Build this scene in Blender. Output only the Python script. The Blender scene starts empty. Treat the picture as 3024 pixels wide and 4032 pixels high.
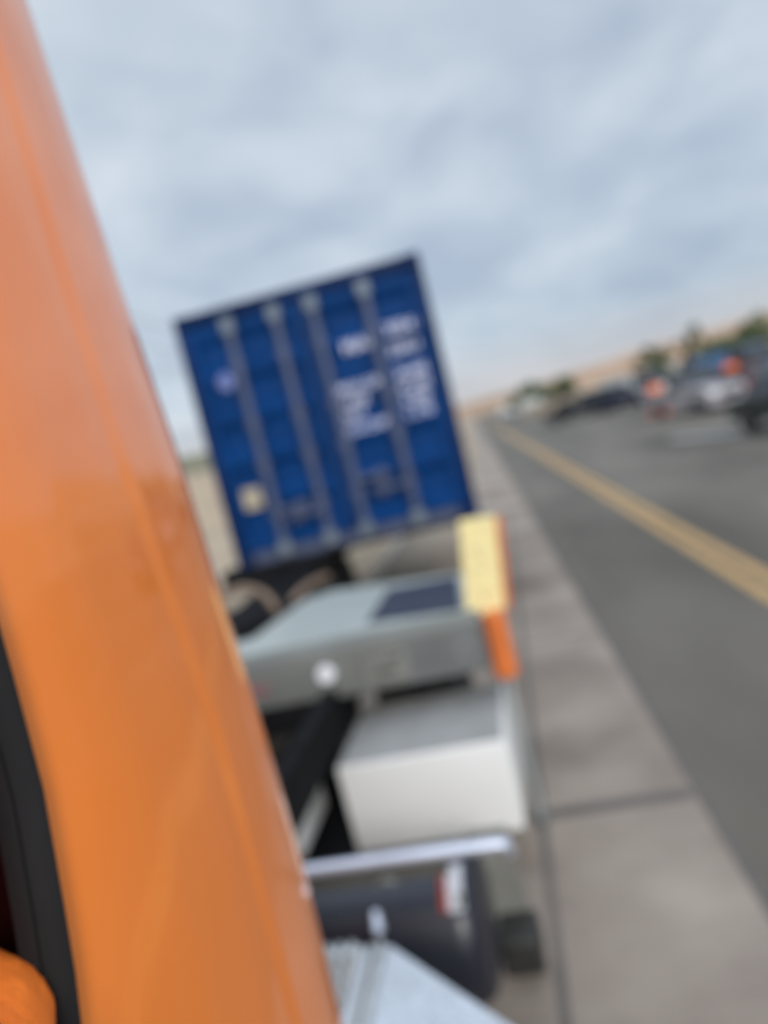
import bpy, bmesh, math, random
from mathutils import Vector, Matrix, noise
random.seed(7)
C = bpy.context.scene.collection
scene = bpy.context.scene
R = math.radians
# ---------------------------------------------------------------- camera
F, H = 2912.0, 2.3
YAW, PITCH, ROLL = R(10.18), R(5.84), R(14.0)
s, c = math.sin(YAW), math.cos(YAW); sp, cp = math.sin(PITCH), math.cos(PITCH)
fw = Vector((-s*cp, c*cp, -sp)); r0 = Vector((c, s, 0)); u0 = Vector((-s*sp, c*sp, cp))
sr, cr = math.sin(ROLL), math.cos(ROLL)
rt = cr*r0 - sr*u0; up = sr*r0 + cr*u0
O = Vector((0, 0, H))
cam = bpy.data.cameras.new('camera'); co = bpy.data.objects.new('camera', cam); C.objects.link(co)
m = Matrix((rt, up, -fw)).transposed().to_4x4(); m.translation = O
co.matrix_world = m
cam.sensor_fit = 'VERTICAL'; cam.sensor_height = 36; cam.sensor_width = 27; cam.lens = 26.0
cam.clip_start = 0.02; cam.clip_end = 4000
cam.dof.use_dof = True; cam.dof.focus_distance = 0.34; cam.dof.aperture_fstop = 2.85
scene.camera = co
def at(x, y, ax, v):           # the point of the plane (axis = v) that the survey of the place gives
    d = fw + rt*((x-1512)/F) - up*((y-2016)/F)
    return O + d*((v-O[ax])/d[ax])
# ---------------------------------------------------------------- sky, sun
SUN_EL, SUN_AZ = R(27), R(155)       # azimuth from +Y clockwise towards +X
w = bpy.data.worlds.new('World'); scene.world = w; w.use_nodes = True
nt = w.node_tree; N = nt.nodes; L = nt.links
for n in list(N): N.remove(n)
out = N.new('ShaderNodeOutputWorld')
sky = N.new('ShaderNodeTexSky'); sky.sky_type = 'NISHITA'; sky.sun_disc = False
sky.sun_elevation = SUN_EL; sky.sun_rotation = SUN_AZ
b1 = N.new('ShaderNodeBackground'); b1.inputs[1].default_value = 0.1; L.new(sky.outputs[0], b1.inputs[0])
tc = N.new('ShaderNodeTexCoord')
sep = N.new('ShaderNodeSeparateXYZ'); L.new(tc.outputs['Generated'], sep.inputs[0])
def mth(op, a, b=None):
    n = N.new('ShaderNodeMath'); n.operation = op
    for i, v in enumerate((a, b)):
        if v is None: continue
        if isinstance(v, (int, float)): n.inputs[i].default_value = v
        else: L.new(v, n.inputs[i])
    return n.outputs[0]
zz = mth('ADD', mth('MAXIMUM', sep.outputs[2], 0.0), 0.35)
cmb = N.new('ShaderNodeCombineXYZ')
L.new(mth('DIVIDE', sep.outputs[0], zz), cmb.inputs[0]); L.new(mth('DIVIDE', sep.outputs[1], zz), cmb.inputs[1])
nz = N.new('ShaderNodeTexNoise'); nz.inputs['Scale'].default_value = 3.0; nz.inputs['Detail'].default_value = 3; nz.inputs['Roughness'].default_value = .5
nz.inputs['Distortion'].default_value = .3
L.new(cmb.outputs[0], nz.inputs['Vector'])
rp = N.new('ShaderNodeValToRGB'); L.new(nz.outputs[0], rp.inputs[0])
e = rp.color_ramp.elements
e[0].position = .33; e[0].color = (.455, .535, .66, 1); e[1].position = .70; e[1].color = (.72, .785, .87, 1)
q = e.new(.5); q.color = (.565, .65, .75, 1)
hz = N.new('ShaderNodeMapRange'); L.new(sep.outputs[2], hz.inputs[0]); hz.inputs[1].default_value = 0.0; hz.inputs[2].default_value = .09
hz.inputs[3].default_value = 1; hz.inputs[4].default_value = 0
mx = N.new('ShaderNodeMixRGB'); L.new(hz.outputs[0], mx.inputs[0]); L.new(rp.outputs[0], mx.inputs[1]); mx.inputs[2].default_value = (.62, .60, .62, 1)
# darker grey-blue bank low on the right
bk = N.new('ShaderNodeMapRange'); L.new(sep.outputs[2], bk.inputs[0]); bk.inputs[1].default_value = .02; bk.inputs[2].default_value = .32
bk.inputs[3].default_value = .45; bk.inputs[4].default_value = 0
bkx = N.new('ShaderNodeMapRange'); L.new(sep.outputs[0], bkx.inputs[0]); bkx.inputs[1].default_value = -.35; bkx.inputs[2].default_value = .25
mx2 = N.new('ShaderNodeMixRGB'); L.new(mth('MULTIPLY', bk.outputs[0], bkx.outputs[0]), mx2.inputs[0]); L.new(rp.outputs[0], mx2.inputs[1]); mx2.inputs[2].default_value = (.33, .43, .57, 1)
L.new(mx2.outputs[0], mx.inputs[1])
zr = N.new('ShaderNodeMapRange'); zr.interpolation_type = 'SMOOTHSTEP'; L.new(sep.outputs[2], zr.inputs[0]); zr.inputs[1].default_value = .5; zr.inputs[2].default_value = 1.0; zr.inputs[3].default_value = 1.0; zr.inputs[4].default_value = 2.3
sdv = (math.sin(SUN_AZ)*math.cos(SUN_EL), math.cos(SUN_AZ)*math.cos(SUN_EL), math.sin(SUN_EL))
dp = N.new('ShaderNodeVectorMath'); dp.operation = 'DOT_PRODUCT'; L.new(tc.outputs['Generated'], dp.inputs[0]); dp.inputs[1].default_value = sdv
sg = mth('MULTIPLY', mth('POWER', mth('MAXIMUM', dp.outputs['Value'], 0.0), 4.0), 1.6)
b2 = N.new('ShaderNodeBackground'); L.new(mx.outputs[0], b2.inputs[0]); L.new(mth('ADD', zr.outputs[0], sg), b2.inputs[1])
ms = N.new('ShaderNodeMixShader'); ms.inputs[0].default_value = .9
L.new(b1.outputs[0], ms.inputs[1]); L.new(b2.outputs[0], ms.inputs[2]); L.new(ms.outputs[0], out.inputs[0])
sl = bpy.data.lights.new('sun', 'SUN'); sl.energy = 1.5; sl.angle = R(16); sl.color = (1, .95, .88)
so = bpy.data.objects.new('sun', sl); C.objects.link(so)
sd = Vector((math.sin(SUN_AZ)*math.cos(SUN_EL), math.cos(SUN_AZ)*math.cos(SUN_EL), math.sin(SUN_EL)))
so.rotation_euler = sd.to_track_quat('Z', 'Y').to_euler()
scene.view_settings.view_transform = 'Standard'; scene.view_settings.look = 'None'
scene.view_settings.exposure = 0.0; scene.view_settings.gamma = 1
# ---------------------------------------------------------------- materials
def mat(name, col, rough=.6, metal=0, coat=0, var=.12, scale=6, bump=0, bscale=40, col2=None, stretch=None, spec=None):
    M = bpy.data.materials.new(name); M.use_nodes = True
    t = M.node_tree; p = t.nodes['Principled BSDF']; lk = t.links
    g = t.nodes.new('ShaderNodeTexCoord'); src = g.outputs['Object']
    if stretch:
        mp = t.nodes.new('ShaderNodeMapping'); mp.inputs['Scale'].default_value = stretch; lk.new(src, mp.inputs[0]); src = mp.outputs[0]
    n = t.nodes.new('ShaderNodeTexNoise'); n.inputs['Scale'].default_value = scale; n.inputs['Detail'].default_value = 5
    lk.new(src, n.inputs['Vector'])
    rr = t.nodes.new('ShaderNodeValToRGB'); lk.new(n.outputs[0], rr.inputs[0])
    a = [x*(1-var) for x in col]; b = [min(1, x*(1+var)) for x in (col2 or col)]
    rr.color_ramp.elements[0].position = .32; rr.color_ramp.elements[1].position = .68
    rr.color_ramp.elements[0].color = (*a, 1); rr.color_ramp.elements[1].color = (*b, 1)
    lk.new(rr.outputs[0], p.inputs['Base Color'])
    p.inputs['Roughness'].default_value = rough; p.inputs['Metallic'].default_value = metal
    p.inputs['Coat Weight'].default_value = coat; p.inputs['Coat Roughness'].default_value = .08
    if spec is not None: p.inputs['Specular IOR Level'].default_value = spec
    if bump:
        n2 = t.nodes.new('ShaderNodeTexNoise'); n2.inputs['Scale'].default_value = bscale; n2.inputs['Detail'].default_value = 6
        lk.new(g.outputs['Object'], n2.inputs['Vector'])
        bb = t.nodes.new('ShaderNodeBump'); bb.inputs['Strength'].default_value = bump; bb.inputs['Distance'].default_value = .01
        lk.new(n2.outputs[0], bb.inputs['Height']); lk.new(bb.outputs[0], p.inputs['Normal'])
    return M
M = dict(
 orange=mat('orange_paint', (.95, .235, .020), .5, 0, 1.0, .04, 2.0),
 seal=mat('black_rubber', (.009, .009, .010), .6, var=.2, spec=.25),
 trim=mat('maroon_trim', (.026, .002, .002), .9, spec=.08),
 jacket=mat('hi_vis_fabric', (1.0, .19, .012), .75, var=.12, scale=9, bump=.3, bscale=60),
 skin=mat('skin', (.45, .25, .17), .5), cloth=mat('dark_trousers', (.02, .025, .04), .9), hair=mat('brown_hair', (.03, .018, .01), .8),
 galv=mat('grey_steel', (.165, .17, .155), .55, .15, var=.12, scale=3, bump=.1),
 decktop=mat('light_deck', (.46, .49, .455), .45, .3, var=.1, scale=4),
 matt=mat('navy_rubber_mat', (.035, .042, .065), .5, var=.15),
 white=mat('white_paint', (.80, .79, .76), .45, var=.03, scale=2),
 grey=mat('shade_grey_cover', (.30, .30, .29), .6, var=.12, scale=4),  # toolbox top tone, shade below the deck put into the grey
 black=mat('black_paint', (.008, .008, .009), .8, var=.3, scale=4, spec=.12),
 rubber=mat('tyre_rubber', (.02, .02, .02), .85, var=.25),
 navy=mat('navy_tank', (.008, .0105, .02), .42, 0, .15, var=.2, scale=3),
 chrome=mat('bright_aluminium', (.78, .80, .83), .22, 1, var=.08, scale=8, bump=.15, bscale=70),
 alu=mat('brushed_aluminium', (.62, .63, .62), .4, .8, var=.1, scale=8),
 rail=mat('silver_rail', (.66, .70, .80), .32, .6, var=.08),
 blue=mat('container_blue', (.0012, .039, .158), .5, 0, 0, var=.16, scale=3, bump=.08, bscale=20, spec=.12),
 bluedk=mat('container_frame_blue', (.004, .018, .07), .5, var=.2, scale=3, spec=.12),
 galvrod=mat('galvanised_rod', (.075, .095, .165), .45, .2, var=.15),
 cam=mat('galvanised_casting', (.17, .205, .24), .5, .3, var=.15),
 mark=mat('pale_lettering', (.68, .70, .86), .6, var=.05),
 tanplate=mat('tan_plate', (.40, .34, .24), .6, var=.15, scale=20),
 yellow=mat('pale_yellow_board', (.92, .78, .38), .65, var=.1, scale=14),
 sleeve=mat('orange_sleeve', (.68, .17, .035), .5, var=.08),
 post=mat('galvanised_post', (.34, .36, .35), .5, .3, var=.1),
 red=mat('red_decal', (.45, .06, .03), .5), whitedec=mat('white_decal', (.85, .85, .88), .4, var=.03),
 hose=mat('tan_hose', (.20, .14, .10), .6, var=.2, scale=20),
 stk=mat('plate_grey', (.21, .21, .19), .6), stkd=mat('plate_dark', (.10, .10, .09), .6),
 glass=mat('tinted_glass', (.02, .024, .03), .08), lamp=mat('lamp_lens', (.8, .8, .78), .15), amber=mat('amber_lens', (.8, .2, .03), .3),
 rim=mat('wheel_rim', (.4, .4, .42), .35, .8),
 wood=mat('weathered_wood', (.16, .11, .07), .85, var=.2), wire=mat('pale_cable', (.80, .83, .86), .5),
 asphalt=mat('asphalt', (.108, .092, .073), .9, var=.28, scale=.5, bump=.3, bscale=30, stretch=(1, .3, 1), col2=(.135, .119, .098)),
 concrete=mat('concrete', (.235, .185, .15), .9, var=.2, scale=.9, bump=.2, bscale=15, col2=(.31, .26, .215)),
 joint=mat('dark_joint', (.125, .112, .10), .9), kerb=mat('kerb_concrete', (.36, .32, .27), .85),
 ypaint=mat('yellow_road_paint', (.44, .275, .115), .8, var=.25, scale=5), wpaint=mat('white_road_paint', (.4, .39, .38), .75, var=.2, scale=4),
 dust=mat('dusty_concrete', (.235, .185, .135), .95, var=.15, scale=.8, col2=(.27, .22, .165)),
 dirt=mat('tan_dirt', (.31, .235, .155), .95, var=.16, scale=.15, col2=(.39, .305, .215), bump=.3, bscale=4),
 bank=mat('pale_earth', (.39, .295, .20), .95, var=.12, scale=.4),
 hill=mat('desert_hill', (.36, .23, .14), .95, var=.2, scale=.03, col2=(.42, .28, .19)),
 scrub=mat('scrub_hill', (.17, .16, .10), .95, var=.25, scale=.08),
 leaf=mat('leaf', (.10, .12, .05), .7, var=.35, scale=1.2), bark=mat('bark', (.09, .065, .045), .9),
 drum=mat('traffic_orange', (.80, .16, .03), .55), drumw=mat('reflective_white', (.8, .8, .8), .4),
)
pp = M['orange'].node_tree.nodes['Principled BSDF']; pp.inputs['Coat IOR'].default_value = 1.85; pp.inputs['Coat Roughness'].default_value = .06
def carpaint(n, c_): return mat(n, c_, .45, 0, .25, .04, 2)
# ---------------------------------------------------------------- mesh helpers
class MB:
    def __init__(s): s.b = bmesh.new()
    def box(s, x0, x1, y0, y1, z0, z1, bev=0):
        g = bmesh.ops.create_cube(s.b, size=1)['verts']
        for v in g: v.co = Vector(((x0+x1)/2+v.co.x*(x1-x0), (y0+y1)/2+v.co.y*(y1-y0), (z0+z1)/2+v.co.z*(z1-z0)))
        if bev:
            ed = list({e_ for v in g for e_ in v.link_edges})
            bmesh.ops.bevel(s.b, geom=ed, offset=bev, segments=3, affect='EDGES', profile=.5)
        return s
    def cyl(s, p, q, r, n=20, r2=None):
        p, q = Vector(p), Vector(q); d = q-p
        mt = Matrix.Translation((p+q)/2) @ d.to_track_quat('Z', 'Y').to_matrix().to_4x4()
        bmesh.ops.create_cone(s.b, cap_ends=True, segments=n, radius1=r, radius2=r if r2 is None else r2, depth=d.length, matrix=mt); return s
    def tube(s, pts, r, n=10):
        pts = [Vector(p) for p in pts]; rings = []
        for i, p in enumerate(pts):
            t = (pts[min(i+1, len(pts)-1)]-pts[max(i-1, 0)]).normalized()
            a = t.cross(Vector((.13, .21, .97))).normalized(); b_ = t.cross(a)
            rr = r[i] if isinstance(r, (list, tuple)) else r
            rings.append([s.b.verts.new(p+(a*math.cos(k*math.tau/n)+b_*math.sin(k*math.tau/n))*rr) for k in range(n)])
        for A, B in zip(rings, rings[1:]):
            for k in range(n): s.b.faces.new((A[k], A[(k+1) % n], B[(k+1) % n], B[k]))
        s.b.faces.new(rings[0][::-1]); s.b.faces.new(rings[-1]); return s
    def prism(s, poly, ax, a, b_):       # poly in the other two axes
        def mk(p, v):
            l = [0, 0, 0]; l[ax] = v; o = [i for i in range(3) if i != ax]; l[o[0]], l[o[1]] = p; return s.b.verts.new(l)
        A = [mk(p, a) for p in poly]; B = [mk(p, b_) for p in poly]; n = len(poly)
        s.b.faces.new(A); s.b.faces.new(B[::-1])
        for k in range(n): s.b.faces.new((A[k], B[k], B[(k+1) % n], A[(k+1) % n]))
        return s
    def grid(s, rows):
        V = [[s.b.verts.new(p) for p in r_] for r_ in rows]
        for A, B in zip(V, V[1:]):
            for k in range(len(A)-1): s.b.faces.new((A[k], A[k+1], B[k+1], B[k]))
        return s
    def build(s, name, material, parent=None, smooth=None, fix=True):
        if fix: bmesh.ops.recalc_face_normals(s.b, faces=s.b.faces)
        me = bpy.data.meshes.new(name); s.b.to_mesh(me); s.b.free()
        if smooth is not None:
            me.polygons.foreach_set('use_smooth', [True]*len(me.polygons))
            me.set_sharp_from_angle(angle=R(smooth))
        o = bpy.data.objects.new(name, me); C.objects.link(o); me.materials.append(material)
        if parent:
            o.parent = parent
            mw = parent_mw(parent); o.matrix_parent_inverse = mw.inverted()
        return o
def parent_mw(p):
    m_ = p.matrix_basis.copy()
    return (parent_mw(p.parent) @ p.matrix_parent_inverse @ m_) if p.parent else m_
def tag(o, label=None, cat=None, group=None, kind=None):
    for k, v in (('label', label), ('category', cat), ('group', group), ('kind', kind)):
        if v: o[k] = v
    return o
def thing(name, label, cat, loc=(0, 0, 0), group=None):
    o = bpy.data.objects.new(name, None); C.objects.link(o); o.location = loc; o.empty_display_size = .2
    return tag(o, label, cat, group)
def rrect(x0, x1, y0, y1, r, n=6):
    P = []
    for cx, cy, a0 in ((x1-r, y1-r, 0), (x0+r, y1-r, 90), (x0+r, y0+r, 180), (x1-r, y0+r, 270)):
        for k in range(n+1):
            a = R(a0+90*k/n); P.append((cx+r*math.cos(a), cy+r*math.sin(a)))
    return P
def lerp(tab, z):
    if z <= tab[0][0]: return tab[0][1]
    for (a, x), (b_, y) in zip(tab, tab[1:]):
        if z <= b_: return x+(y-x)*(z-a)/(b_-a)
    return tab[-1][1]
# ---------------------------------------------------------------- ground, road
SK = -.033                                   # the road runs slightly askew of the truck
def strip(name, o0, o1, y0, y1, z, m_, skew=SK, n=12):
    mb = MB(); mb.grid([[(o0+skew*y, y, z), (o1+skew*y, y, z)] for y in [y0+(y1-y0)*k/n for k in range(n+1)]])
    for f_ in mb.b.faces: f_.normal_update()
    o = mb.build(name, m_); return tag(o, kind='structure')
mb = MB(); mb.grid([[(x, y, -.012) for x in (-1500, -40, 0, 40, 1500)] for y in (-60, 0, 60, 400, 2500)])
tag(mb.build('ground', M['dirt']), kind='structure')
strip('road', .74, 22, -30, 420, 0, M['asphalt'])
mb = MB(); mb.grid([[(-6.5, y, -.004) if y < 3 else (-2.47, y, -.004), (.75+SK*y, y, -.004)] for y in (-30, -10, 2.9, 3.1, 10, 16.5)])
tag(mb.build('concrete_apron', M['concrete']), kind='structure')
strip('pavement', -.35, .736, 16.52, 300, -.004, M['concrete'])
mb = MB(); mb.box(-2.60, -2.44, 3, 16.5, -.1, .13, .02); tag(mb.build('kerb', M['kerb']), kind='structure')
mb = MB(); mb.box(-.275, -.235, -8, 16.5, -.02, .001)
for k in range(-2, 5):
    y = 4.0+k*3.05
    hw = .05 if k == 0 else .018; mb.box(-.235, .70+SK*y, y-hw, y+hw, -.02, .001)
    mb.box(-2.44, -.30, y-.02, y+.02, -.02, .001)
tag(mb.build('concrete_joint', M['joint']), kind='structure')
mb = MB(); mb.grid([[(-2.435, y, .0015), (-.45, y, .0015)] for y in (8, 16.5)]); tag(mb.build('dusty_ground', M['dust']), kind='structure')
strip('gutter_seam', .72, .765, -20, 16.5, .004, M['joint'])
strip('yellow_line', 2.19, 2.34, -30, 300, .004, M['ypaint'])
strip('yellow_line', 2.42, 2.57, -30, 300, .004, M['ypaint'])
mb = MB(); a, b_ = at(2640, 1735, 2, 0), at(3100, 1690, 2, 0)
mb.grid([[(a.x, a.y, .004), (a.x+.2, a.y+.6, .004)], [(b_.x, b_.y-.2, .004), (b_.x+.1, b_.y+.5, .004)]]); tag(mb.build('stop_line', M['wpaint']), kind='structure')
# hills
def ridge(name, pts, depth, m_):             # pts: (x, y, height)
    mb = MB(); rows = []
    for k in range(len(pts)-1):
        for t in range(8):
            f_ = t/8; p = Vector(pts[k])*(1-f_)+Vector(pts[k+1])*f_
            h = p.z*(1+.22*noise.noise(Vector((p.x*.03, p.y*.03, 3)))+.08*noise.noise(Vector((p.x*.2, 1, 1))))
            rows.append([(p.x, p.y-depth, -.5), (p.x, p.y-depth*.55, h*.45), (p.x, p.y-depth*.2, h*.85), (p.x, p.y, h), (p.x, p.y+depth*.5, h*.6), (p.x, p.y+depth, -.5)])
    mb.grid(rows); return tag(mb.build(name, m_, smooth=60), kind='structure')
ridge('hill', [(-60, 520, 7), (20, 500, 10), (80, 480, 13.5), (140, 460, 15), (200, 440, 17), (330, 400, 26)], 60, M['hill'])
ridge('scrub_ridge', [(-260, 190, 12), (-120, 200, 11), (-60, 210, 9.5), (-30, 230, 7)], 30, M['scrub'])
ridge('earth_bank', [(-60, 55, 3.3), (-22, 52, 3.05), (-9, 50, 2.4), (-3.5, 54, .3)], 22, M['bank'])
ridge('far_verge', [(3, 105, 1.2), (14, 70, 1.4), (20, 50, 1.5), (26, 36, 1.6), (40, 30, 1.6)], 2.4, M['bank'])
# ---------------------------------------------------------------- wheel
def wheel(parent, x0, x1, y, z, r, rimm=None):
    mb = MB(); n = 28
    prof = [(.55, x0), (.93, x0), (1, x0+(x1-x0)*.12), (1, x1-(x1-x0)*.12), (.93, x1), (.55, x1)]
    rows = [[(px, y+r*k*math.cos(a), z+r*k*math.sin(a)) for k, px in prof+[prof[0]]] for a in [math.tau*i/n for i in range(n+1)]]
    mb.grid(rows); bmesh.ops.remove_doubles(mb.b, verts=mb.b.verts, dist=1e-4)
    wh = mb.build('wheel', M['rubber'], parent, smooth=40)
    mb = MB(); xm = (x0+x1)/2
    mb.cyl((x0+(x1-x0)*.15, y, z), (x1-(x1-x0)*.15, y, z), r*.56, 24); mb.cyl((x0+.01*(x1-x0), y, z), (x1-.01*(x1-x0), y, z), r*.2, 16)
    mb.build('rim', rimm or M['rim'], wh, smooth=40)
    return wh
# ---------------------------------------------------------------- orange truck
T = thing('truck', 'orange truck with glossy cab, grey steel deck, white toolbox and navy tank behind it', 'truck', (-1.56, 1, 0))
SEAL = [(1.70, .35), (1.78, .385), (1.88, .40), (1.957, .413), (2.009, .427), (2.121, .447), (2.23, .453), (2.5, .449), (2.7, .43), (2.76, .38)]
BEND = [(1.0, .555), (1.8, .555), (2.0, .563), (2.2, .56), (2.6, .55), (3.2, .53)]
CREA = [(1.0, .69), (1.702, .698), (2.038, .704), (2.336, .667), (2.537, .657), (2.694, .653), (3.2, .64)]
EDGE = [(1.0, .85), (1.555, .862), (1.776, .875), (1.982, .868), (2.16, .851), (2.332, .839), (2.523, .811), (2.829, .777), (3.2, .74)]
def sealy(z):
    return lerp(SEAL, z) if 1.70 < z < 2.76 else None
rows = []
Z = [1.0+.05*k for k in range(43)]
for z in Z:
    b1_, c1, e1 = lerp(BEND, z), lerp(CREA, z), lerp(EDGE, z)
    sy = lerp(SEAL, z)
    row = [(-.385, sy-.01, z), (-.374, sy+.006, z), (-.366, sy+.03, z), (-.361, (sy+b1_)/2, z), (-.3565, b1_-.02, z), (-.356, b1_+.01, z), (-.356, (b1_+c1)/2, z),
           (-.3565, c1-.02, z), (-.3582, c1-.003, z), (-.3566, c1+.005, z), (-.3575, c1+.02, z), (-.363, (c1+e1)/2, z), (-.372, e1-.013, z),
           (-.378, e1+.005, z), (-.393, e1+.017, z), (-.43, e1+.026, z), (-.60, e1+.032, z), (-1.2, e1+.036, z), (-2.0, e1+.036, z), (-2.6, e1+.032, z), (-2.72, e1+.01, z), (-2.76, e1-.06, z),
           (-2.762, -.2, z), (-2.76, -1.6, z)]
    rows.append(row)
mb = MB(); mb.grid(rows)
rf = [[(x, y, z+dz) for (x, y, z) in rows[-1]] for dz in (0,)]
# roof cap
n_ = len(rows[-1])
roof = [(-.356, -1.6, 3.1), (-.39, -1.6, 3.16)]
mb.grid([[(-.374, -1.6, 3.1), (-.374, .43, 3.1)], [(-.42, -1.6, 3.155), (-.42, .70, 3.155)], [(-.6, -1.6, 3.18), (-.6, .765, 3.18)], [(-2.6, -1.6, 3.18), (-2.6, .765, 3.18)], [(-2.76, -1.6, 3.1), (-2.76, .7, 3.1)]])
# strip above the window, front face with windscreen gap
mb.box(-.40, -.37, -1.55, .45, 2.785, 3.11)
mb.box(-2.76, -.37, -1.64, -1.60, 1.0, 1.75); mb.box(-2.76, -.37, -1.64, -1.60, 2.85, 3.12)
mb.box(-.44, -.37, -1.62, -.82, 1.0, 2.79)
body = mb.build('cab_body', M['orange'], T, smooth=35, fix=False)
bmt = body.modifiers.new('w', 'WEIGHTED_NORMAL') if False else None
# inner lining + floor + curtain
mb = MB(); mb.box(-2.70, -.47, .655, .675, 1.1, 3.05); mb.box(-2.70, -.40, -1.55, .65, 1.05, 1.10); mb.box(-2.70, -.45, -1.5, .65, 3.04, 3.09)
mb.box(-.470, -.455, .45, .655, 1.1, 3.04)
mb.build('interior_lining', M['trim'], T)
# door below window
mb = MB(); mb.prism(rrect(-.80, .435, .98, 1.69, .05), 0, -.44, -.372)
dr = mb.build('door', M['orange'], T); MB().box(-.368, -.345, -.65, -.45, 1.50, 1.54, .01).build('door_handle', M['black'], dr)
# seal loop round the window opening
path = [( -.376, lerp(SEAL, z)-.010, z) for z in [1.72+.04*k for k in range(26)]]
loop = [Vector(p) for p in path] + [Vector((-.376, .30, 2.79)), Vector((-.376, -.3, 2.80)), Vector((-.376, -.74, 2.78)), Vector((-.376, -.80, 2.70)), Vector((-.376, -.80, 2.2)), Vector((-.376, -.80, 1.78)),
        Vector((-.376, -.74, 1.70)), Vector((-.376, -.2, 1.70)), Vector((-.376, .28, 1.70))]
mb = MB(); rings = []
nl = len(loop)
for i, p in enumerate(loop):
    t = (loop[(i+1) % nl]-loop[i-1]).normalized(); inn = Vector((1, 0, 0)).cross(t).normalized()   # points into the opening
    if (Vector((-.376, -.17, 2.24))-p).dot(inn) < 0: inn = -inn
    sec = [(-.012, -.006), (-.010, .012), (.0, .020), (.006, .015), (.010, .004), (.013, .005), (.0155, -.002), (.0155, -.008), (-.006, -.012)]
    rings.append([p+inn*a_+Vector((b__, 0, 0)) for a_, b__ in sec])
rings.append(rings[0]); rings = [r_+[r_[0]] for r_ in rings]
mb.grid(rings); bmesh.ops.remove_doubles(mb.b, verts=mb.b.verts, dist=1e-5); mb.build('window_seal', M['seal'], T, smooth=60)
MB().box(-2.70, -.46, -1.60, -1.585, 1.76, 2.84).build('windscreen', M['glass'], T)
mb = MB(); mb.box(-1.15, -.62, .0, .5, 1.45, 1.60, .04); mb.build('seat', M['trim'], T)
mb = MB(); mb.box(-1.15, -.62, .46, .60, 1.60, 2.30, .04); mb.build('seat_back', M['trim'], T)
# chassis
mb = MB()
for x in (-1.25, -2.0):
    mb.box(x-.04, x+.04, -1.5, 5.4, .74, .98)
for y in (-1.0, .5, 2.2, 3.9, 5.2): mb.box(-1.96, -1.29, y, y+.08, .78, .94)
mb.build('chassis', M['black'], T)
mb = MB(); mb.box(-2.6, -.5, 1.0, 1.6, .45, .92); mb.cyl((-1.56, 1.6, .72), (-1.56, 4.6, .62), .07); mb.build('drivetrain', M['black'], T, smooth=40)
MB().cyl((-2.15, 4.15, .66), (-1.25, 4.15, .66), .17).build('air_tank', mat('sooty_tank', (.035, .036, .034), .5), T, smooth=40)
for (x0, x1) in ((-.86, -.60), (-1.16+.02, -.88), (-2.28, -2.04), (-2.54, -2.30)): wheel(T, x0, x1, 4.82, .46, .46, M['black'])
for (x0, x1) in ((-.72, -.44), (-2.68, -2.40)): wheel(T, x0, x1, -.7, .5, .5)
# grey deck : apron, top sheet, left/right sides
mb = MB(); zt = 1.25
fr = 4.02
poly = [(-2.62, 3.98), (-.345, 3.98), (-.345, 4.96), (-1.5, 5.34), (-1.68, 5.22), (-1.80, 4.35), (-2.62, 4.30)]
mb.prism(poly, 2, zt-.02, zt)
# small roll down at the front edge then the apron
mb2 = MB(); mb2.prism([(3.90, .93), (3.90, 1.19), (3.93, 1.235), (3.98, 1.2465), (3.98, 1.20), (3.955, 1.18), (3.955, .93)], 0, -2.62, -.335)
mb2.box(-.375, -.337, 3.96, 4.90, .93, 1.225)
deck = mb.build('deck', M['decktop'], T)
dm = deck.data
apron = mb2.build('deck_apron', M['galv'], deck, smooth=50)
mb = MB(); P = [at(1448, 2455, 2, zt), at(1530, 2325, 2, zt), at(1800, 2272, 2, zt), at(1815, 2402, 2, zt)]
mb.prism([(p.x, p.y) for p in P], 2, zt+.002, zt+.012); mb.build('rubber_mat', M['matt'], deck)
def on_apron(px, py): p = at(px, py, 1, 3.90); return p.x, p.z
x, z = on_apron(1285, 2655)
mb = MB(); mb.cyl((x, 3.90, z), (x, 3.875, z), .052, 24, .045); mb.build('work_lamp', M['whitedec'], deck, smooth=40)
x, z = on_apron(1842, 2552)
mb = MB(); mb.tube([(x+.048*math.cos(a), 3.893, z+.048*math.sin(a)) for a in [math.tau*k/24 for k in range(25)]], .007, 6); mb.build('tie_ring', M['post'], deck, smooth=60)
x, z = on_apron(1520, 2625)
mb = MB(); mb.box(x-.13, x+.13, 3.888, 3.8985, z-.08, z+.08); pl = mb.build('data_plate', M['stk'], deck)
mb = MB(); mb.box(x-.06, x+.06, 3.885, 3.8875, z-.035, z+.0); mb.box(x+.02, x+.10, 3.885, 3.8875, z+.03, z+.06); mb.build('plate_panel', M['stkd'], pl)
x, z = on_apron(1015, 2725)
mb = MB(); mb.box(x-.07, x+.07, 3.889, 3.8985, z-.03, z+.05, 0); mb.build('faded_sticker', mat('faded_red', (.24, .13, .13), .6), deck)
mb = MB(); mb.box(-.80, -.345, 3.893, 3.8985, .935, 1.18); mb.build('end_plate', mat('darker_grey', (.15, .155, .15), .55), deck)
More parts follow.
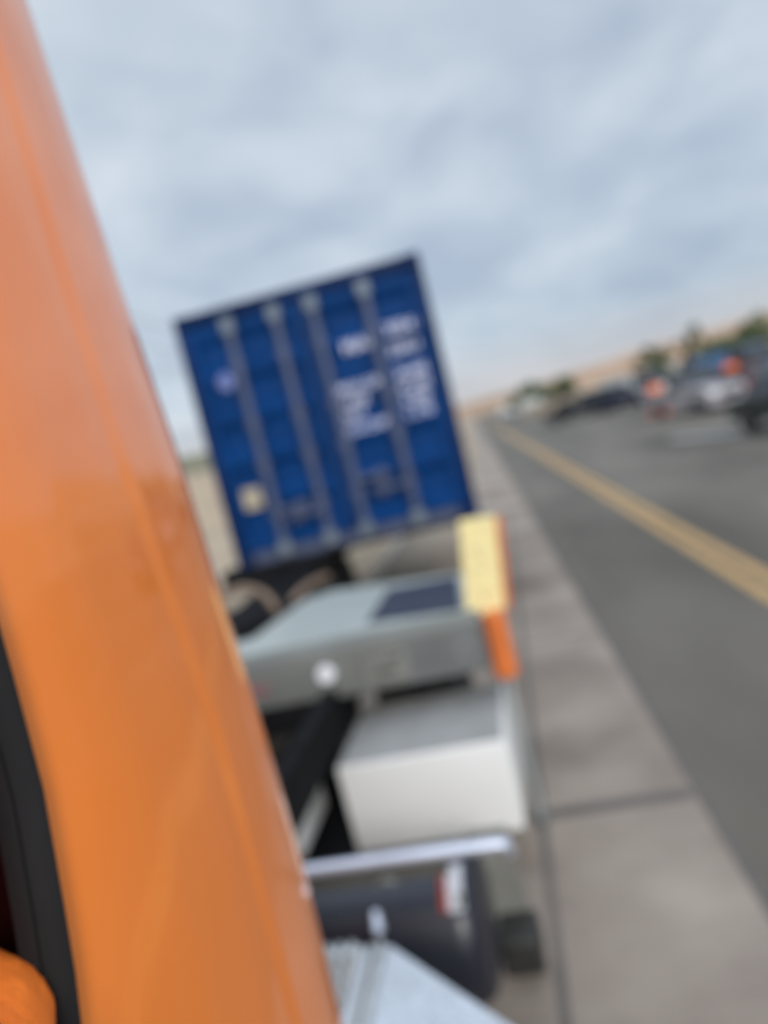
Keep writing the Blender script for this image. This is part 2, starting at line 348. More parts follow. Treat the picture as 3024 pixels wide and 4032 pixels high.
# black clutter left behind the deck: coupling and hoses
mb = MB(); mb.box(-2.55, -1.86, 4.40, 5.6, .85, 1.18, .03); mb.cyl((-2.2, 5.0, 1.18), (-2.2, 5.0, 1.26), .38, 28); mb.build('coupling', M['black'], T, smooth=40)
def hose(ps, y, r, m_='hose', nm='hose'):
    pts = [at(px, py, 1, y+dy) for px, py, dy in ps]
    o_ = []
    for i in range(len(pts)-1):
        p0, p1, p2, p3 = pts[max(i-1, 0)], pts[i], pts[i+1], pts[min(i+2, len(pts)-1)]
        for k in range(6):
            t = k/6; o_.append(.5*((2*p1)+(p2-p0)*t+(2*p0-5*p1+4*p2-p3)*t*t+(3*p1-p0-3*p2+p3)*t**3))
    o_.append(pts[-1]); MB().tube(o_, r, 10).build(nm, M[m_], T, smooth=70)
hose([(800, 2420, -.2), (860, 2352, 0), (960, 2318, 0), (1045, 2345, 0), (1090, 2420, 0), (1075, 2500, .1)], 5.0, .030)
hose([(1120, 2420, 0), (1170, 2345, .1), (1225, 2300, .3), (1290, 2270, .6)], 5.6, .032)
MB().box(-2.6, -1.19, 2.92, 4.275, .22, .26).build('underbody_shade_sheet', M['black'], T)  # added black sheet, stands in for the shade under the frame
MB().box(-2.55, -1.22, 4.28, 4.31, .12, .92).build('underdeck_shade_sheet', M['black'], T)  # added upright black sheet that darkens the space below the deck like shade
# white toolbox
TB = MB(); TB.box(-1.175, -.312, 3.44, 4.20, .26, .728, .012); tb = TB.build('toolbox', M['white'], T, smooth=30)
mb = MB()
mb.box(-1.165, -.322, 3.45, 4.195, .7285, .736, .002); lid = mb.build('toolbox_lid', M['grey'], tb)  # top of the white box, coloured grey for the deck's shade
mb = MB(); mb.box(-1.85, -1.40, 3.30, 3.80, .36, .66, .02); mb.build('side_box', M['white'], T, smooth=30)
# silver rail, tank lying crosswise behind it
YR = 2.30
a, b_ = at(1150, 3418, 1, YR), at(1995, 3314, 1, YR); zr_ = b_.z-.004
mb = MB(); mb.tube([(-2.5, YR, zr_), (a.x, YR, zr_), (b_.x-.03, YR, zr_), (b_.x-.012, YR+.003, zr_-.004), (b_.x-.004, YR+.015, zr_-.02), (b_.x-.004, YR+.03, zr_-.05)], .022, 14)
mb.build('guard_rail', M['rail'], T, smooth=60)
TY, TZ, TRr = 2.565, .452, .275
mb = MB(); rows = []
for x, k in ((-2.3, 0), (-2.3, .8), (-2.28, .95), (-2.24, 1), (-.53, 1), (-.485, .97), (-.460, .90), (-.448, .78), (-.442, .5), (-.44, 0)):
    rows.append([(x, TY+TRr*k*math.cos(a_), TZ+TRr*k*math.sin(a_)) for a_ in [math.tau*q/40 for q in range(41)]])
mb.grid(rows); bmesh.ops.remove_doubles(mb.b, verts=mb.b.verts, dist=1e-5)
tk = mb.build('fuel_tank', M['navy'], T, smooth=40)
mb = MB(); mb.tube([(-.62, TY+(TRr+.006)*math.cos(a_), TZ+(TRr+.006)*math.sin(a_)) for a_ in [math.tau*q/40 for q in range(41)]], .012, 6) if False else mb.box(-2.3, -.50, YR+.03, YR+.05, zr_-.10, zr_-.03)
mb.build('perforated_strip', M['stkd'], T)
TF = TY-TRr-.004
p = at(1775, 3512, 1, 2.42)
def lab(x0, x1, a0, a1, dr, nm, m_, par):       # a sticker bent round the tank
    mb = MB(); mb.grid([[(x, TY-(TRr+dr)*math.cos(a_), TZ+(TRr+dr)*math.sin(a_)) for x in (x0, x1)] for a_ in [a0+(a1-a0)*q/8 for q in range(9)]])
    bmesh.ops.solidify(mb.b, geom=list(mb.b.faces), thickness=.001); return mb.build(nm, m_, par)
A0, A1_ = R(42), R(77)
wd = lab(p.x-.012, p.x+.045, A0, A1_, .003, 'tank_label', M['whitedec'], tk)
lab(p.x-.040, p.x-.013, A0, A1_, .003, 'tank_label_band', M['red'], tk)
lab(p.x+.026, p.x+.042, A0+.05, A0+.2, .005, 'label_print', M['stk'], wd)
p = at(1495, 3715, 1, TF-.03); mb = MB(); mb.tube([(p.x, TF+.01, p.z+.09), (p.x+.01, TF-.03, p.z+.05), (p.x, TF-.04, p.z-.01), (p.x+.005, TF-.02, p.z-.05)], [.015, .022, .015, .026], 12); mb.build('tank_latch', M['rail'], tk, smooth=60)
p = at(1515, 3490, 1, TF); mb = MB(); mb.tube([(p.x-.03, TF+.01, p.z), (p.x+.01, TF-.01, p.z+.03), (p.x+.04, TF+.0, p.z+.01)], .010, 8); mb.build('tank_handle', M['stk'], tk, smooth=60)
mb = MB(); q_ = at(2056, 3772, 1, 2.72); mb.box(q_.x-.085, q_.x+.085, 2.72, 2.92, q_.z-.09, q_.z+.07, .02); mb.cyl((q_.x-.02, 2.72, q_.z), (q_.x-.02, 2.70, q_.z), .045, 20)
mb2 = MB(); mb2.prism([(-.52, q_.z+.072), (-.52, .60), (-.345, .60), (-.325, q_.z+.072)], 1, 2.90, 2.918); mb2.build('step_bracket', mat('bracket_grey', (.20, .195, .17), .7), T)
mb.build('battery_case', mat('sooty_case', (.022, .021, .018), .6), T, smooth=30)
# step plate with chamfer, folded seam, grating
z1 = 1.0
A1, A2, A3 = at(1540, 3724, 2, z1), at(2010, 4038, 2, z1), at(1270, 3762, 2, z1)
ym = A1.y
mb = MB(); mb.prism([(-.66, ym), (A1.x+.0, ym), (A2.x+.02, A2.y-.02), (A2.x+.02, 1.05), (-.66, 1.05)], 2, z1-.03, z1)
k = 0
for i in range(14):
    for j in range(18):
        x = -.60+i*.026+(.013 if j % 2 else 0); y = 1.1+j*.05
        if x > A1.x+(y-ym)/(A2.y-ym)*(A2.x-A1.x)-.03: continue
        sgn = 1 if (i+j) % 2 else -1
        dx, dy = .010, .010*sgn
        mb.prism([(x-dx-.002, y-dy+.002), (x-dx+.002, y-dy-.002), (x+dx+.002, y+dy-.002), (x+dx-.002, y+dy+.002)], 2, z1+.0002, z1+.003)
sp_ = mb.build('step_plate', M['chrome'], T)
mb = MB(); mb.box(A1.x-.035, A1.x-.012, 1.05, ym-.002, z1+.001, z1+.022, .006); mb.box(A1.x-.065, A1.x-.045, 1.05, ym-.002, z1+.001, z1+.015, .005); mb.build('folded_seam', M['alu'], sp_, smooth=50)
yg = at(1366, 3700, 2, z1).y; mb = MB(); mb.box(-1.5, -.67, 1.05, yg, z1-.035, z1-.02)
for i in range(24): mb.box(-1.5+i*.035, -1.488+i*.035, 1.06, yg-.005, z1-.0195, z1-.002)
for j in range(40):
    if 1.08+j*.043 < yg-.02: mb.box(-1.5, -.672, 1.08+j*.043, 1.090+j*.043, z1-.019, z1+.004)
mb.build('grating', M['alu'], T)
mb = MB(); mb.box(-1.5, A1.x-.06, 1.1, ym-.1, .5, z1-.04); mb.build('step_box', M['black'], T)
# ---------------------------------------------------------------- driver
def skinmesh(name, V, E, material, parent, sub=2):
    me = bpy.data.meshes.new(name); me.from_pydata([v[:3] for v in V], E, []); me.materials.append(material)
    o = bpy.data.objects.new(name, me); C.objects.link(o)
    sk = o.modifiers.new('skin', 'SKIN'); sk.use_smooth_shade = True
    for i, v in enumerate(V):
        d = me.skin_vertices[0].data[i]; rr = v[3]; d.radius = rr if isinstance(rr, tuple) else (rr, rr)
    me.skin_vertices[0].data[0].use_root = True
    ss = o.modifiers.new('sub', 'SUBSURF'); ss.levels = sub; ss.render_levels = sub
    if parent: o.parent = parent; o.matrix_parent_inverse = parent_mw(parent).inverted()
    return o
PB = thing('person', 'person in an orange hi-vis jacket leaning elbow out of the cab window', 'person', (-.86, .25, 1.6))
ELB = at(-85, 4150, 1, .37); SH = Vector((-.66, .34, 2.06)); HND = Vector((-.14, -.16, 2.10))
V = [(-.87, .26, 1.68, (.15, .11)), (-.86, .28, 1.88, (.13, .10)), (-.84, .28, 2.08, (.15, .09)), (-.83, .27, 2.20, .055), (-.82, .25, 2.28, .06), (-.82, .235, 2.36, (.078, .085)), (-.82, .24, 2.46, (.07, .08)),
     (*SH, .05), (*ELB, .038), (*HND, .026), (-1.04, .26, 2.10, .05), (-1.12, .10, 1.88, .038), (-1.02, -.14, 1.86, .026),
     (-.78, .2, 1.66, .08), (-.76, -.24, 1.68, .06), (-.76, -.28, 1.25, .045), (-.76, -.40, 1.19, .035),
     (-.97, .2, 1.66, .08), (-.98, -.24, 1.68, .06), (-.98, -.28, 1.25, .045), (-.98, -.40, 1.19, .035)]
E_ = [(0, 1), (1, 2), (2, 3), (3, 4), (4, 5), (5, 6), (2, 7), (7, 8), (8, 9), (2, 10), (10, 11), (11, 12), (0, 13), (13, 14), (14, 15), (15, 16), (0, 17), (17, 18), (18, 19), (19, 20)]
for hx, base in ((1, 9), (-1, 12)):
    b0 = Vector(V[base][:3]); fwd = Vector((.25, -.55, .35)).normalized() if hx == 1 else Vector((0, -1, -.1)).normalized()
    sd_ = Vector((0, .2, .6)).normalized() if hx == 1 else Vector((1, 0, 0))
    palm = len(V); V.append((*(b0+fwd*.06), (.034, .018))); E_.append((base, palm))
    for k in range(4):
        q0 = b0+fwd*.10+sd_*(k-1.5)*.02; L_ = (.032, .036, .034, .027)[k]; n0 = len(V)
        cur = Vector((0, 0, -1)) if hx < 0 else Vector((.7, .4, 0))
        V += [(*q0, .009), (*(q0+fwd*L_), .008), (*(q0+fwd*L_*1.6+cur*.02), .007)]; E_ += [(palm, n0), (n0, n0+1), (n0+1, n0+2)]
    n0 = len(V); q0 = b0+fwd*.045-sd_*.03
    V += [(*q0, .010), (*(q0+fwd*.03-sd_*.02), .009)]; E_ += [(palm, n0), (n0, n0+1)]
skinmesh('body', V, E_, M['skin'], PB, 1)
def lp(a_, b__, t): return tuple(a_+(b__-a_)*t)
JV = [(-.87, .26, 1.66, (.18, .14)), (-.865, .27, 1.78, (.17, .135)), (-.86, .28, 1.92, (.165, .13)), (-.84, .28, 2.08, (.17, .11)), (-.83, .27, 2.17, .07),
      (*SH, .082), (*lp(SH, ELB, .4), .066), (*lp(SH, ELB, .62), .070), (*lp(SH, ELB, .85), .060), (*ELB, .062), (*lp(ELB, HND, .22), .055), (*lp(ELB, HND, .5), .052), (*lp(ELB, HND, .9), .044),
      (-1.04, .26, 2.10, .08), (-1.12, .10, 1.88, .062), (-1.03, -.11, 1.86, .045)]
JE = [(0, 1), (1, 2), (2, 3), (3, 4), (3, 5), (5, 6), (6, 7), (7, 8), (8, 9), (9, 10), (10, 11), (11, 12), (3, 13), (13, 14), (14, 15)]
jk = skinmesh('jacket', JV, JE, M['jacket'], PB, 3)
tx = bpy.data.textures.new('folds', 'CLOUDS'); tx.noise_scale = .06
dm_ = jk.modifiers.new('folds', 'DISPLACE'); dm_.texture = tx; dm_.strength = .016; dm_.mid_level = .5
PV = [(-.87, .24, 1.60, (.16, .12)), (-.78, .18, 1.64, .095), (-.76, -.24, 1.68, .075), (-.76, -.28, 1.28, .06), (-.97, .18, 1.64, .095), (-.98, -.24, 1.68, .075), (-.98, -.28, 1.28, .06)]
skinmesh('trousers', PV, [(0, 1), (1, 2), (2, 3), (0, 4), (4, 5), (5, 6)], M['cloth'], PB, 2)
mb = MB(); bmesh.ops.create_uvsphere(mb.b, u_segments=20, v_segments=12, radius=.1, matrix=Matrix.Translation((-.82, .265, 2.475))@Matrix.Diagonal((.92, 1.0, .85, 1))); mb.build('hair', M['hair'], PB, smooth=80)
# phone held in the hand is the camera itself and is not built
# ---------------------------------------------------------------- shipping container
CY, CX0, CX1, CZ0, CZ1 = 7.2, -2.87, -.375, 1.315, 3.89
SC = thing('shipping_container', 'blue shipping container with closed doors and four grey lock rods', 'container', ((CX0+CX1)/2, CY, CZ0))
W = CX1-CX0
mb = MB()
# corrugated side & roof walls
def corr(n, a, b_):                          # trapezoid profile along length
    P = []; st = (b_-a)/n
    for k in range(n):
        P += [(a+st*k, 0), (a+st*(k+.3), 0), (a+st*(k+.5), .035), (a+st*(k+.8), .035)]
    return P+[(b_, 0)]
for xs, sg in ((CX0+.02, 1), (CX1-.02, -1)):
    pr_ = corr(22, CY+.14, CY+5.95); mb.grid([[(xs+sg*d, y, z) for y, d in pr_] for z in (CZ0+.12, CZ1-.08)])
mb.grid([[(x, y, CZ1-.03) for x in (CX0+.03, CX1-.03)] for y in (CY+.1, CY+6)]); mb.grid([[(x, y, CZ0+.08) for x in (CX0+.03, CX1-.03)] for y in (CY+.1, CY+6)])
mb.grid([[(x, CY+6.0, z) for x in (CX0+.03, CX1-.03)] for z in (CZ0+.1, CZ1-.03)])
mb.build('shell', M['blue'], SC)
mb = MB(); t_ = .09
mb.box(CX0, CX0+t_, CY, CY+.12, CZ0+.121, CZ1-.121, .008); mb.box(CX1-t_, CX1, CY, CY+.12, CZ0+.121, CZ1-.121, .008)
mb.box(CX0+.181, CX1-.181, CY+.004, CY+.12, CZ1-.13, CZ1-.004, .008)
mb.box(CX0+.04, CX1-.04, CY+.12, CY+6.04, CZ1-.10, CZ1-.012) if False else None
for x in (CX0, CX1-.06): mb.box(x+.001, x+.059, CY+.121, CY+5.9, CZ1-.09, CZ1-.004); mb.box(x+.001, x+.059, CY+.121, CY+5.9, CZ0+.004, CZ0+.15)
mb.box(CX0, CX0+t_, CY+5.95, CY+6.06, CZ0, CZ1); mb.box(CX1-t_, CX1, CY+5.95, CY+6.06, CZ0, CZ1)
mb.build('frame', M['bluedk'], SC, smooth=30)
mb = MB(); mb.box(CX0+.181, CX1-.181, CY+.002, CY+.12, CZ0+.004, CZ0+.125, .008); mb.build('door_sill', mat('sill_grey_blue', (.06, .075, .13), .55), SC)
for x in (CX0, CX1-.18):
    for z in (CZ0, CZ1-.12):
        mb = MB(); mb.box(x, x+.18, CY-.006, CY+.16, z, z+.12, .012); mb.build('corner_casting', M['bluedk'], SC)
xm = (CX0+CX1)/2
def door(x0, x1):
    z0, z1_ = CZ0+.14, CZ1-.145
    mb = MB(); n = 5; st = (z1_-z0-.14)/n; pts = [(z0, .035), (z0+.07, .035)]
    for k in range(n):
        a = z0+.07+k*st; pts += [(a+.04, .035), (a+.09, .085), (a+st-.13, .085), (a+st-.04, .035)]
    pts += [(z1_, .035)]
    mb.grid([[(x, CY+d, z) for x in (x0+.07, x1-.07)] for z, d in pts])
    mb.box(x0, x0+.07, CY+.02, CY+.075, z0, z1_); mb.box(x1-.07, x1, CY+.02, CY+.075, z0, z1_)
    dd = mb.build('door', M['blue'], SC, fix=True)
    return dd
dL = door(CX0+.095, xm-.012); dR = door(xm+.012, CX1-.095)
mb = MB(); mb.box(xm-.0115, xm+.0115, CY+.01, CY+.06, CZ0+.14, CZ1-.14); mb.build('door_gasket', M['seal'], SC)
for fx, dd, hz_ in ((.215, dL, .50), (.405, dL, .42), (.555, dR, .62), (.765, dR, .48)):
    x = CX0+W*fx
    mb = MB(); mb.cyl((x, CY-.012, CZ0+.10), (x, CY-.012, CZ1-.135), .046, 14); rod = mb.build('lock_rod', M['galvrod'], dd, smooth=50)
    for z, h in ((CZ0+.05, .14), (CZ1-.28, .15)): MB().box(x-.062, x+.062, CY-.062, CY-.002, z, z+h, .012).build('cam_keeper', M['cam'], rod)
    for z in (CZ0+.45, CZ0+.95, CZ0+1.35, CZ0+1.95): MB().box(x-.06, x+.06, CY-.052, CY+.019, z, z+.07, .008).build('rod_bracket', M['galvrod'], rod)
    sgn = 1 if fx in (.215, .555) else -1
    zz_ = CZ0+hz_
    mb = MB(); mb.box(min(x, x+sgn*.36), max(x, x+sgn*.36), CY-.075, CY-.050, zz_-.025, zz_+.025, .006); mb.box(x+sgn*.27-.05, x+sgn*.27+.05, CY-.049, CY-.02, zz_-.07, zz_+.05)
    mb.build('lock_handle', M['galvrod'], rod)
# lettering on the right door and the small marks on the left one
def text(s_, px, py, size, parent, m_='mark', nm='lettering', y=CY-.004):
    p = at(px, py, 1, y)
    cu = bpy.data.curves.new(nm, 'FONT'); cu.body = s_; cu.size = size; cu.extrude = .001; cu.align_x = 'LEFT'; cu.offset = .002
    tmp = bpy.data.objects.new('t', cu); C.objects.link(tmp); tmp.rotation_euler = (R(90), 0, 0); tmp.location = (p.x, y, p.z)
    bpy.context.view_layer.update(); dg = bpy.context.evaluated_depsgraph_get()
    me = bpy.data.meshes.new_from_object(tmp.evaluated_get(dg)); mw = tmp.matrix_world.copy(); bpy.data.objects.remove(tmp); me.transform(mw)
    o = bpy.data.objects.new(nm, me); C.objects.link(o); me.materials.clear(); me.materials.append(M[m_])
    o.parent = parent; o.matrix_parent_inverse = parent_mw(parent).inverted()
T1 = CY+.03
text('MAU', 1358, 1396, .17, dR, y=T1); text('305412', 1518, 1322, .145, dR, y=T1); text('22G1', 1535, 1402, .145, dR, y=T1)
for i, (a_, b__) in enumerate((('MAX.GR', '30,480'), ('TARE', '67,200'), ('NET', '2,200'), ('CU.CAP', '1,170'))):
    text(a_, 1336+i*13, 1556+i*52, .12, dR, y=T1); text(b__, 1562+i*13, 1492+i*52, .125, dR, y=T1)
p = at(905, 1505, 1, CY+.03); mb = MB(); mb.cyl((p.x, CY+.034, p.z), (p.x, CY+.028, p.z), .085, 24); mb.build('round_mark', mat('pale_mark', (.15, .19, .42), .6), dL)
p = at(1010, 1960, 1, CY+.03); mb = MB(); mb.box(p.x-.095, p.x+.095, CY+.012, CY+.022, p.z-.10, p.z+.11, .003); mb.build('data_plate', M['tanplate'], dL)
# ---------------------------------------------------------------- trailer under the container
TR = thing('trailer', 'black trailer frame carrying the blue container behind the grey deck', 'trailer', (-1.63, 9, 0))
mb = MB(); mb.box(-3.05, -1.93, 7.12, 7.45, 1.10, 1.322, .02)
for x in (-2.75, -2.10): mb.box(x-.07, x+.07, 7.45, 13.4, 1.02, 1.30)
mb.build('main_frame', M['black'], TR)
for y in (7.5, 9.0, 10.5, 12.0, 13.2): MB().box(-2.86, -.46, y, y+.1, 1.24, 1.320).build('cross_member', M['black'], TR)
for y in (7.95, 9.05):
    for x0, x1 in ((-3.0, -2.72), (-2.42, -2.14)): wheel(TR, x0, x1, y, .48, .48, M['black'])
for y in (7.95, 9.05): MB().cyl((-3.0, y, .48), (-2.1, y, .48), .06).build('axle', M['black'], TR)
mb = MB(); mb.box(-2.55, -2.0, 5.61, 7.12, 1.02, 1.18, .02); mb.build('drawbar', M['black'], TR)
for g_ in (SC, TR):                          # container and trailer stand a few degrees off the truck's line
    pv = Matrix.Translation((CX1, CY, 0)); g_.matrix_basis = pv @ Matrix.Rotation(R(2.9), 4, 'Z') @ pv.inverted() @ g_.matrix_basis
# ---------------------------------------------------------------- marker board and post on the deck corner
p0, p1, p2, p3 = at(1905, 2455, 1, 3.96), at(1998, 2400, 1, 3.96), at(1945, 2035, 1, 3.96), at(1815, 2065, 1, 3.96)
YB = thing('yellow_board', 'pale yellow board with an orange edge strip standing upright on the grey deck corner', 'board', (-.42, 4.0, 1.25))
pl_ = at(1828, 2440, 1, 4.0)
def yb(pts, y0, y1, nm, m_):
    mb = MB(); P = [at(a_, b__, 1, 4.0) for a_, b__ in pts]; mb.prism([(q_.x, q_.z) for q_ in P], 1, y0, y1)
    bmesh.ops.bevel(mb.b, geom=list(mb.b.edges), offset=.006, segments=2, affect='EDGES'); return mb.build(nm, m_, YB, smooth=40)
bd = yb([(1806, 2052), (1950, 2036), (1992, 2395), (1838, 2440)], 4.0, 4.035, 'board', M['yellow'])
yb([(1952, 2036), (1972, 2032), (2012, 2392), (1994, 2396)], 3.985, 4.04, 'edge_strip', M['sleeve'])
for a_, b__ in ((1870, 2165), (1885, 2240), (1905, 2350)):
    q_ = at(a_, b__, 1, 4.0); mb = MB(); mb.cyl((q_.x, 4.0, q_.z), (q_.x, 3.994, q_.z), .010, 12); mb.build('bolt', M['post'], bd)
MP = thing('marker_post', 'galvanised upright post with a bright orange sleeve beside the deck corner', 'post', (-.30, 3.93, 0))
a, b_ = at(1965, 2420, 1, 3.93), at(2110, 3300, 1, 3.93)
xp = (a.x+b_.x)/2
MB().cyl((xp+.012, 3.93, 0), (xp+.012, 3.93, 1.22), .024, 16).build('pole', M['post'], MP, smooth=50)
mb = MB(); q0, q1 = at(1965, 2405, 1, 3.93), at(2020, 2655, 1, 3.93)
mb.cyl((xp+.012, 3.93, q1.z), (xp+.012, 3.93, q0.z), .068, 20, .062); bmesh.ops.bevel(mb.b, geom=[e_ for e_ in mb.b.edges if abs(e_.verts[0].co.z-e_.verts[1].co.z) < 1e-4], offset=.012, segments=3, affect='EDGES')
mb.build('orange_sleeve', M['sleeve'], MP, smooth=50)
MB().box(xp-.03, xp+.05, 3.90, 3.96, 0.001, .012).build('foot', M['stkd'], MP)
# ---------------------------------------------------------------- vehicles across the road
def car(label, cat, px, py, col, kind, rot, scale=1, name='parked_car'):
    p = at(px, py, 2, 0); g = thing(name, label, cat, (0, 0, 0), 'vehicles lined up across the road')
    Lh = dict(sedan=2.3, suv=2.35, van=2.6, pickup=2.75)[kind]; wd_ = .92
    roofz = dict(sedan=1.42, suv=1.78, van=2.25, pickup=1.88)[kind]; belt = dict(sedan=.92, suv=1.1, van=1.25, pickup=1.15)[kind]
    # side profile (y forward = -Lh end faces the viewer)
    lo = [(-Lh, .35), (-Lh-.02, belt*.7), (-Lh+.12, belt*.86), (-Lh*.42, belt), (Lh-.05, belt), (Lh, .40)]
    for wy in (Lh*.62, -Lh*.60):             # wheel arches
        lo += [(wy+.40*math.cos(a_), .33+.40*math.sin(a_)) for a_ in [R(5+170*k/8) for k in range(9)]]
    mb = MB(); mb.prism(lo, 0, -wd_, wd_)
    bmesh.ops.triangulate(mb.b, faces=[f_ for f_ in mb.b.faces if len(f_.verts) > 4])
    paint = carpaint(name+'_paint', col)
    bd_ = mb.build('body', paint, g)
    if kind == 'sedan': cb = [(-Lh*.40, belt), (-Lh*.12, roofz-.05), (0, roofz), (Lh*.38, roofz-.02), (Lh*.72, belt)]
    elif kind == 'pickup': cb = [(-Lh*.36, belt), (-Lh*.14, roofz), (Lh*.18, roofz), (Lh*.24, belt)]
    elif kind == 'suv': cb = [(-Lh*.42, belt), (-Lh*.20, roofz-.04), (-.1, roofz), (Lh*.85, roofz-.06), (Lh*.96, belt)]
    else: cb = [(-Lh*.78, belt), (-Lh*.52, roofz-.08), (-Lh*.4, roofz), (Lh*.95, roofz), (Lh*.97, belt)]
    mb = MB()
    def sec(x): return [[(x*(1-.16*(z-belt)/(roofz-belt)), y, z) for y, z in cb]]
    A = [mb.b.verts.new(v) for v in sec(-wd_*.97)[0]]; B = [mb.b.verts.new(v) for v in sec(wd_*.97)[0]]
    n = len(A); mb.b.faces.new(A); mb.b.faces.new(B[::-1])
    for k in range(n): mb.b.faces.new((A[k], B[k], B[(k+1) % n], A[(k+1) % n]))
    mb.build('cabin_glass', M['glass'], g)
    mb = MB(); ins = cb[1:-1]
    mb.grid([[(x*(.84), y, z+.012) for y, z in ins] for x in (-wd_, wd_)])
    bmesh.ops.solidify(mb.b, geom=list(mb.b.faces), thickness=-.04)
    if kind == 'van':
        for x in (-wd_*.98, wd_*.98-.03): mb.box(x, x+.03, -Lh*.2, Lh*.96, belt+.02, roofz-.02)
    mb.build('roof', paint, g)
    for sx in (-1, 1):
        for wy in (Lh*.62, -Lh*.60): wheel(g, min(sx*.93, sx*.71), max(sx*.93, sx*.71), wy, .33, .33)
        mb = MB(); mb.box(sx*.66-.16, sx*.66+.16, -Lh-.035, -Lh+.03, belt*.62, belt*.62+.16, .02); mb.build('headlight', M['lamp'], g)
        mb = MB(); mb.box(sx*.98-.10, sx*.98+.10, -Lh*.38, -Lh*.34, belt+.02, belt+.17, .02); mb.build('wing_mirror', paint, g)
    mb = MB(); mb.box(-.42, .42, -Lh-.04, -Lh+.02, belt*.42, belt*.62, .01); mb.build('grille', M['black'], g)
    mb = MB(); mb.box(-.88, .88, -Lh-.07, -Lh+.0, .30, .30+.14, .03); mb.build('bumper', M['black'] if kind in ('suv', 'van') else paint, g)
    g.location = (p.x, p.y+1.0, 0); g.rotation_euler = (0, 0, R(rot)); g.scale = (scale,)*3
    return g
car('grey pickup between two orange traffic drums, facing the road', 'pickup truck', 2772, 1624, (.36, .33, .34), 'pickup', 14, name='pickup_truck')
car('black sedan just left of the dark blue car', 'car', 2290, 1650, (.012, .014, .015), 'sedan', 55)
car('dark navy estate car with a black sedan on its left', 'car', 2440, 1618, (.015, .02, .05), 'suv', 50)
car('white van standing between the navy estate and the grey pickup', 'van', 2535, 1592, (.62, .63, .60), 'van', 40, name='white_van')
car('dark green-black car cut off by the right edge of the photo', 'car', 3285, 1676, (.015, .025, .025), 'sedan', 10)
car('blue van behind the grey pickup near the right edge', 'van', 2955, 1532, (.10, .24, .45), 'van', 20, name='blue_van')
car('dull red car behind the dark car at the right edge', 'car', 3010, 1580, (.30, .06, .05), 'sedan', 30)
car('white van farthest left, near where the road vanishes', 'van', 2035, 1632, (.66, .66, .64), 'van', 70, name='white_van')
car('pale grey van far off, right beside the leftmost white van', 'van', 2130, 1625, (.50, .51, .48), 'van', 80, name='grey_van')
car('pale silver van parked behind the grey pickup roof', 'van', 2690, 1520, (.50, .52, .50), 'van', 60, name='silver_van')
def drum(label, px, py, sc):
    p = at(px, py, 2, 0); g = thing('traffic_drum', label, 'traffic drum', (0, 0, 0), 'orange traffic drums by the pickup')
    mb = MB(); n = 24
    pr_ = [(.36, 0), (.36, .05), (.29, .06), (.285, .35), (.27, .36), (.26, .62), (.245, .63), (.235, .88), (.20, .93), (.0, .94)]
    mb.grid([[(r_*math.cos(a_), r_*math.sin(a_), z) for r_, z in pr_] for a_ in [math.tau*k/n for k in range(n+1)]])
    bmesh.ops.remove_doubles(mb.b, verts=mb.b.verts, dist=1e-4); mb.build('barrel', M['drum'], g, smooth=40)
    mb = MB(); mb.tube([(-.08, 0, .935), (-.08, 0, 1.02), (.08, 0, 1.02), (.08, 0, .935)], .018, 8); mb.build('handle', M['drum'], g)
    g.location = (p.x, p.y, 0); g.scale = (sc, sc, sc)
drum('orange traffic drum just left of the grey pickup', 2596, 1632, 1.5)
drum('orange traffic drum behind the grey pickup, beside the blue van', 2895, 1548, 1.6)
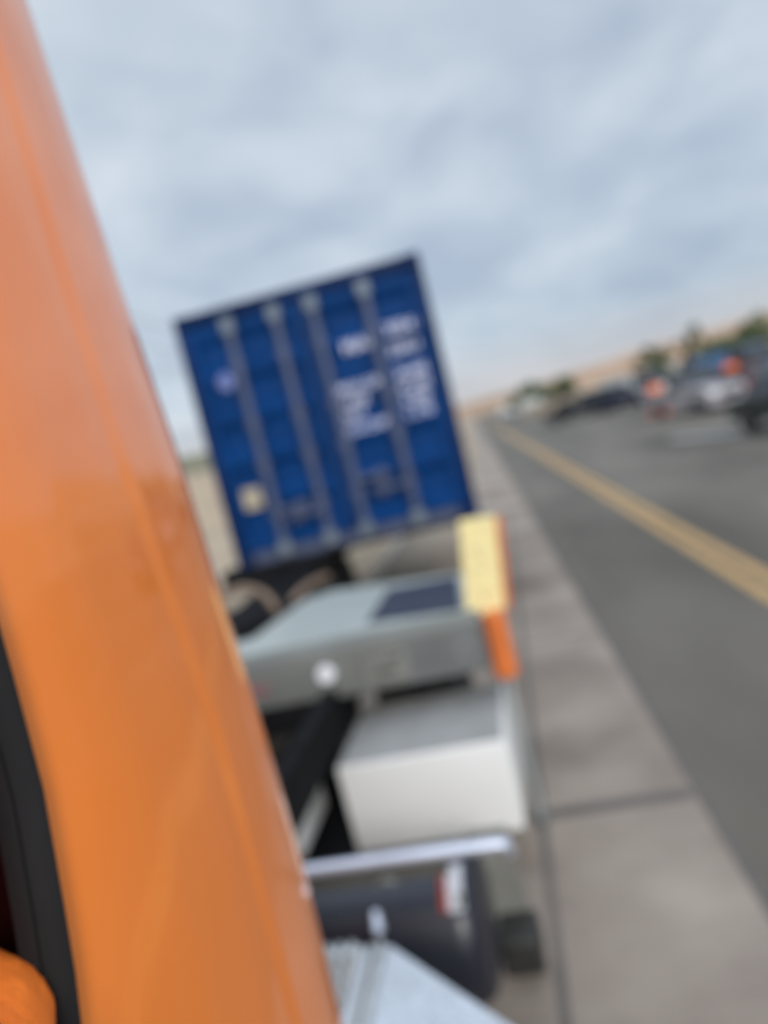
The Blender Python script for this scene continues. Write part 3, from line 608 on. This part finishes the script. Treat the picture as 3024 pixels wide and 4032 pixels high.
# ---------------------------------------------------------------- trees
def tree(label, px, y, h, w_, name='desert_tree', palm=False, zb=0, cl=150):
    p = at(px, 1500, 1, y); g = thing(name, label, 'tree', (p.x, y, zb), 'trees beyond the parked vehicles')
    rnd = random.Random(px); mb = MB()
    mb.tube([(p.x, y, zb-.3), (p.x+.1, y, zb+h*.3), (p.x-.1, y+.1, zb+h*.6), (p.x, y, zb+h*.85)], [w_*.07, w_*.055, w_*.04, .03], 8)
    for k in range(6):
        a_ = rnd.random()*math.tau; z = h*(.35+.07*k)
        mb.tube([(p.x, y, zb+z), (p.x+math.cos(a_)*w_*.2, y+math.sin(a_)*w_*.2, zb+z+h*.12), (p.x+math.cos(a_)*w_*.36, y+math.sin(a_)*w_*.36, zb+z+h*.25)], [w_*.03, w_*.02, .02], 6)
    mb.build('trunk', M['bark'], g, smooth=60)
    mb = MB()
    clumps = [(Vector((rnd.gauss(0, .26)*w_, rnd.gauss(0, .26)*w_, h*(.62+rnd.gauss(0, .17)))), rnd.uniform(.10, .2)*w_) for _ in range(16)]
    for cc, cr_ in clumps:
        for _ in range(cl):
            v = Vector((rnd.gauss(0, 1), rnd.gauss(0, 1), rnd.gauss(0, 1)*.8)).normalized()*cr_*rnd.random()**.4
            q_ = Vector((p.x, y, zb))+cc+v; a_ = Vector((rnd.gauss(0, 1), rnd.gauss(0, 1), rnd.gauss(0, 1))).normalized(); b__ = a_.orthogonal().normalized(); sz = .045*w_*rnd.uniform(.6, 1.3)
            mb.b.faces.new([mb.b.verts.new(q_+a_*sz), mb.b.verts.new(q_+b__*sz*.55), mb.b.verts.new(q_-a_*sz), mb.b.verts.new(q_-b__*sz*.55)])
    mb.build('crown', M['leaf'], g, fix=False)
tree('round olive green tree above the gap between navy estate and pickup', 2600, 62, 4.4, 3.0)
tree('taller thin green tree behind the grey pickup roof', 2745, 66, 5.6, 2.2)
tree('low wide olive tree at the right edge behind the blue car', 2960, 75, 3.2, 6.5)
tree('olive tree to the right of the tallest tree', 2850, 80, 3.2, 5.0)
tree('far small green tree above the two left vans', 2110, 110, 4.2, 5.5)
tree('far low green tree above the black sedan', 2210, 115, 4.4, 6)
tree('rust brown bush left of the far small green trees', 2010, 120, 3.4, 4)
# ---------------------------------------------------------------- utility poles and cables on the left
def upole(label, x, y, h):
    g = thing('utility_pole', label, 'utility pole', (x, y, 0), 'utility poles on the left')
    MB().cyl((x, y, -.2), (x, y, h), .14, 12, .10).build('pole', M['wood'], g, smooth=50)
    MB().box(x-1.1, x+1.1, y-.06, y+.06, h-.6, h-.45).build('crossarm', M['wood'], g)
pN = at(480, 1230, 1, 20); pF = at(900, 1345, 1, 70)
upole('near wooden utility pole hidden behind the orange cab', pN.x-2.2, 20, pN.z+.3); upole('far wooden utility pole behind the blue container', pF.x, 70, pF.z+.3)
for k, (ya, yb_, lab) in enumerate(((1232, 1335, 'topmost of the pale overhead cables left of the container'), (1345, 1400, 'middle pale overhead cable left of the container'), (1440, 1470, 'lowest pale overhead cable left of the container'))):
    a, b_ = at(470, ya, 1, 20), at(900, yb_, 1, 70); pts = []
    for t in range(17):
        f_ = t/16; q_ = a.lerp(b_, f_); q_.z -= .5*4*f_*(1-f_)*.5; pts.append(q_)
    tag(MB().tube(pts, .035, 6).build('power_line', M['wire'], smooth=60), lab, 'cable', 'overhead cables')
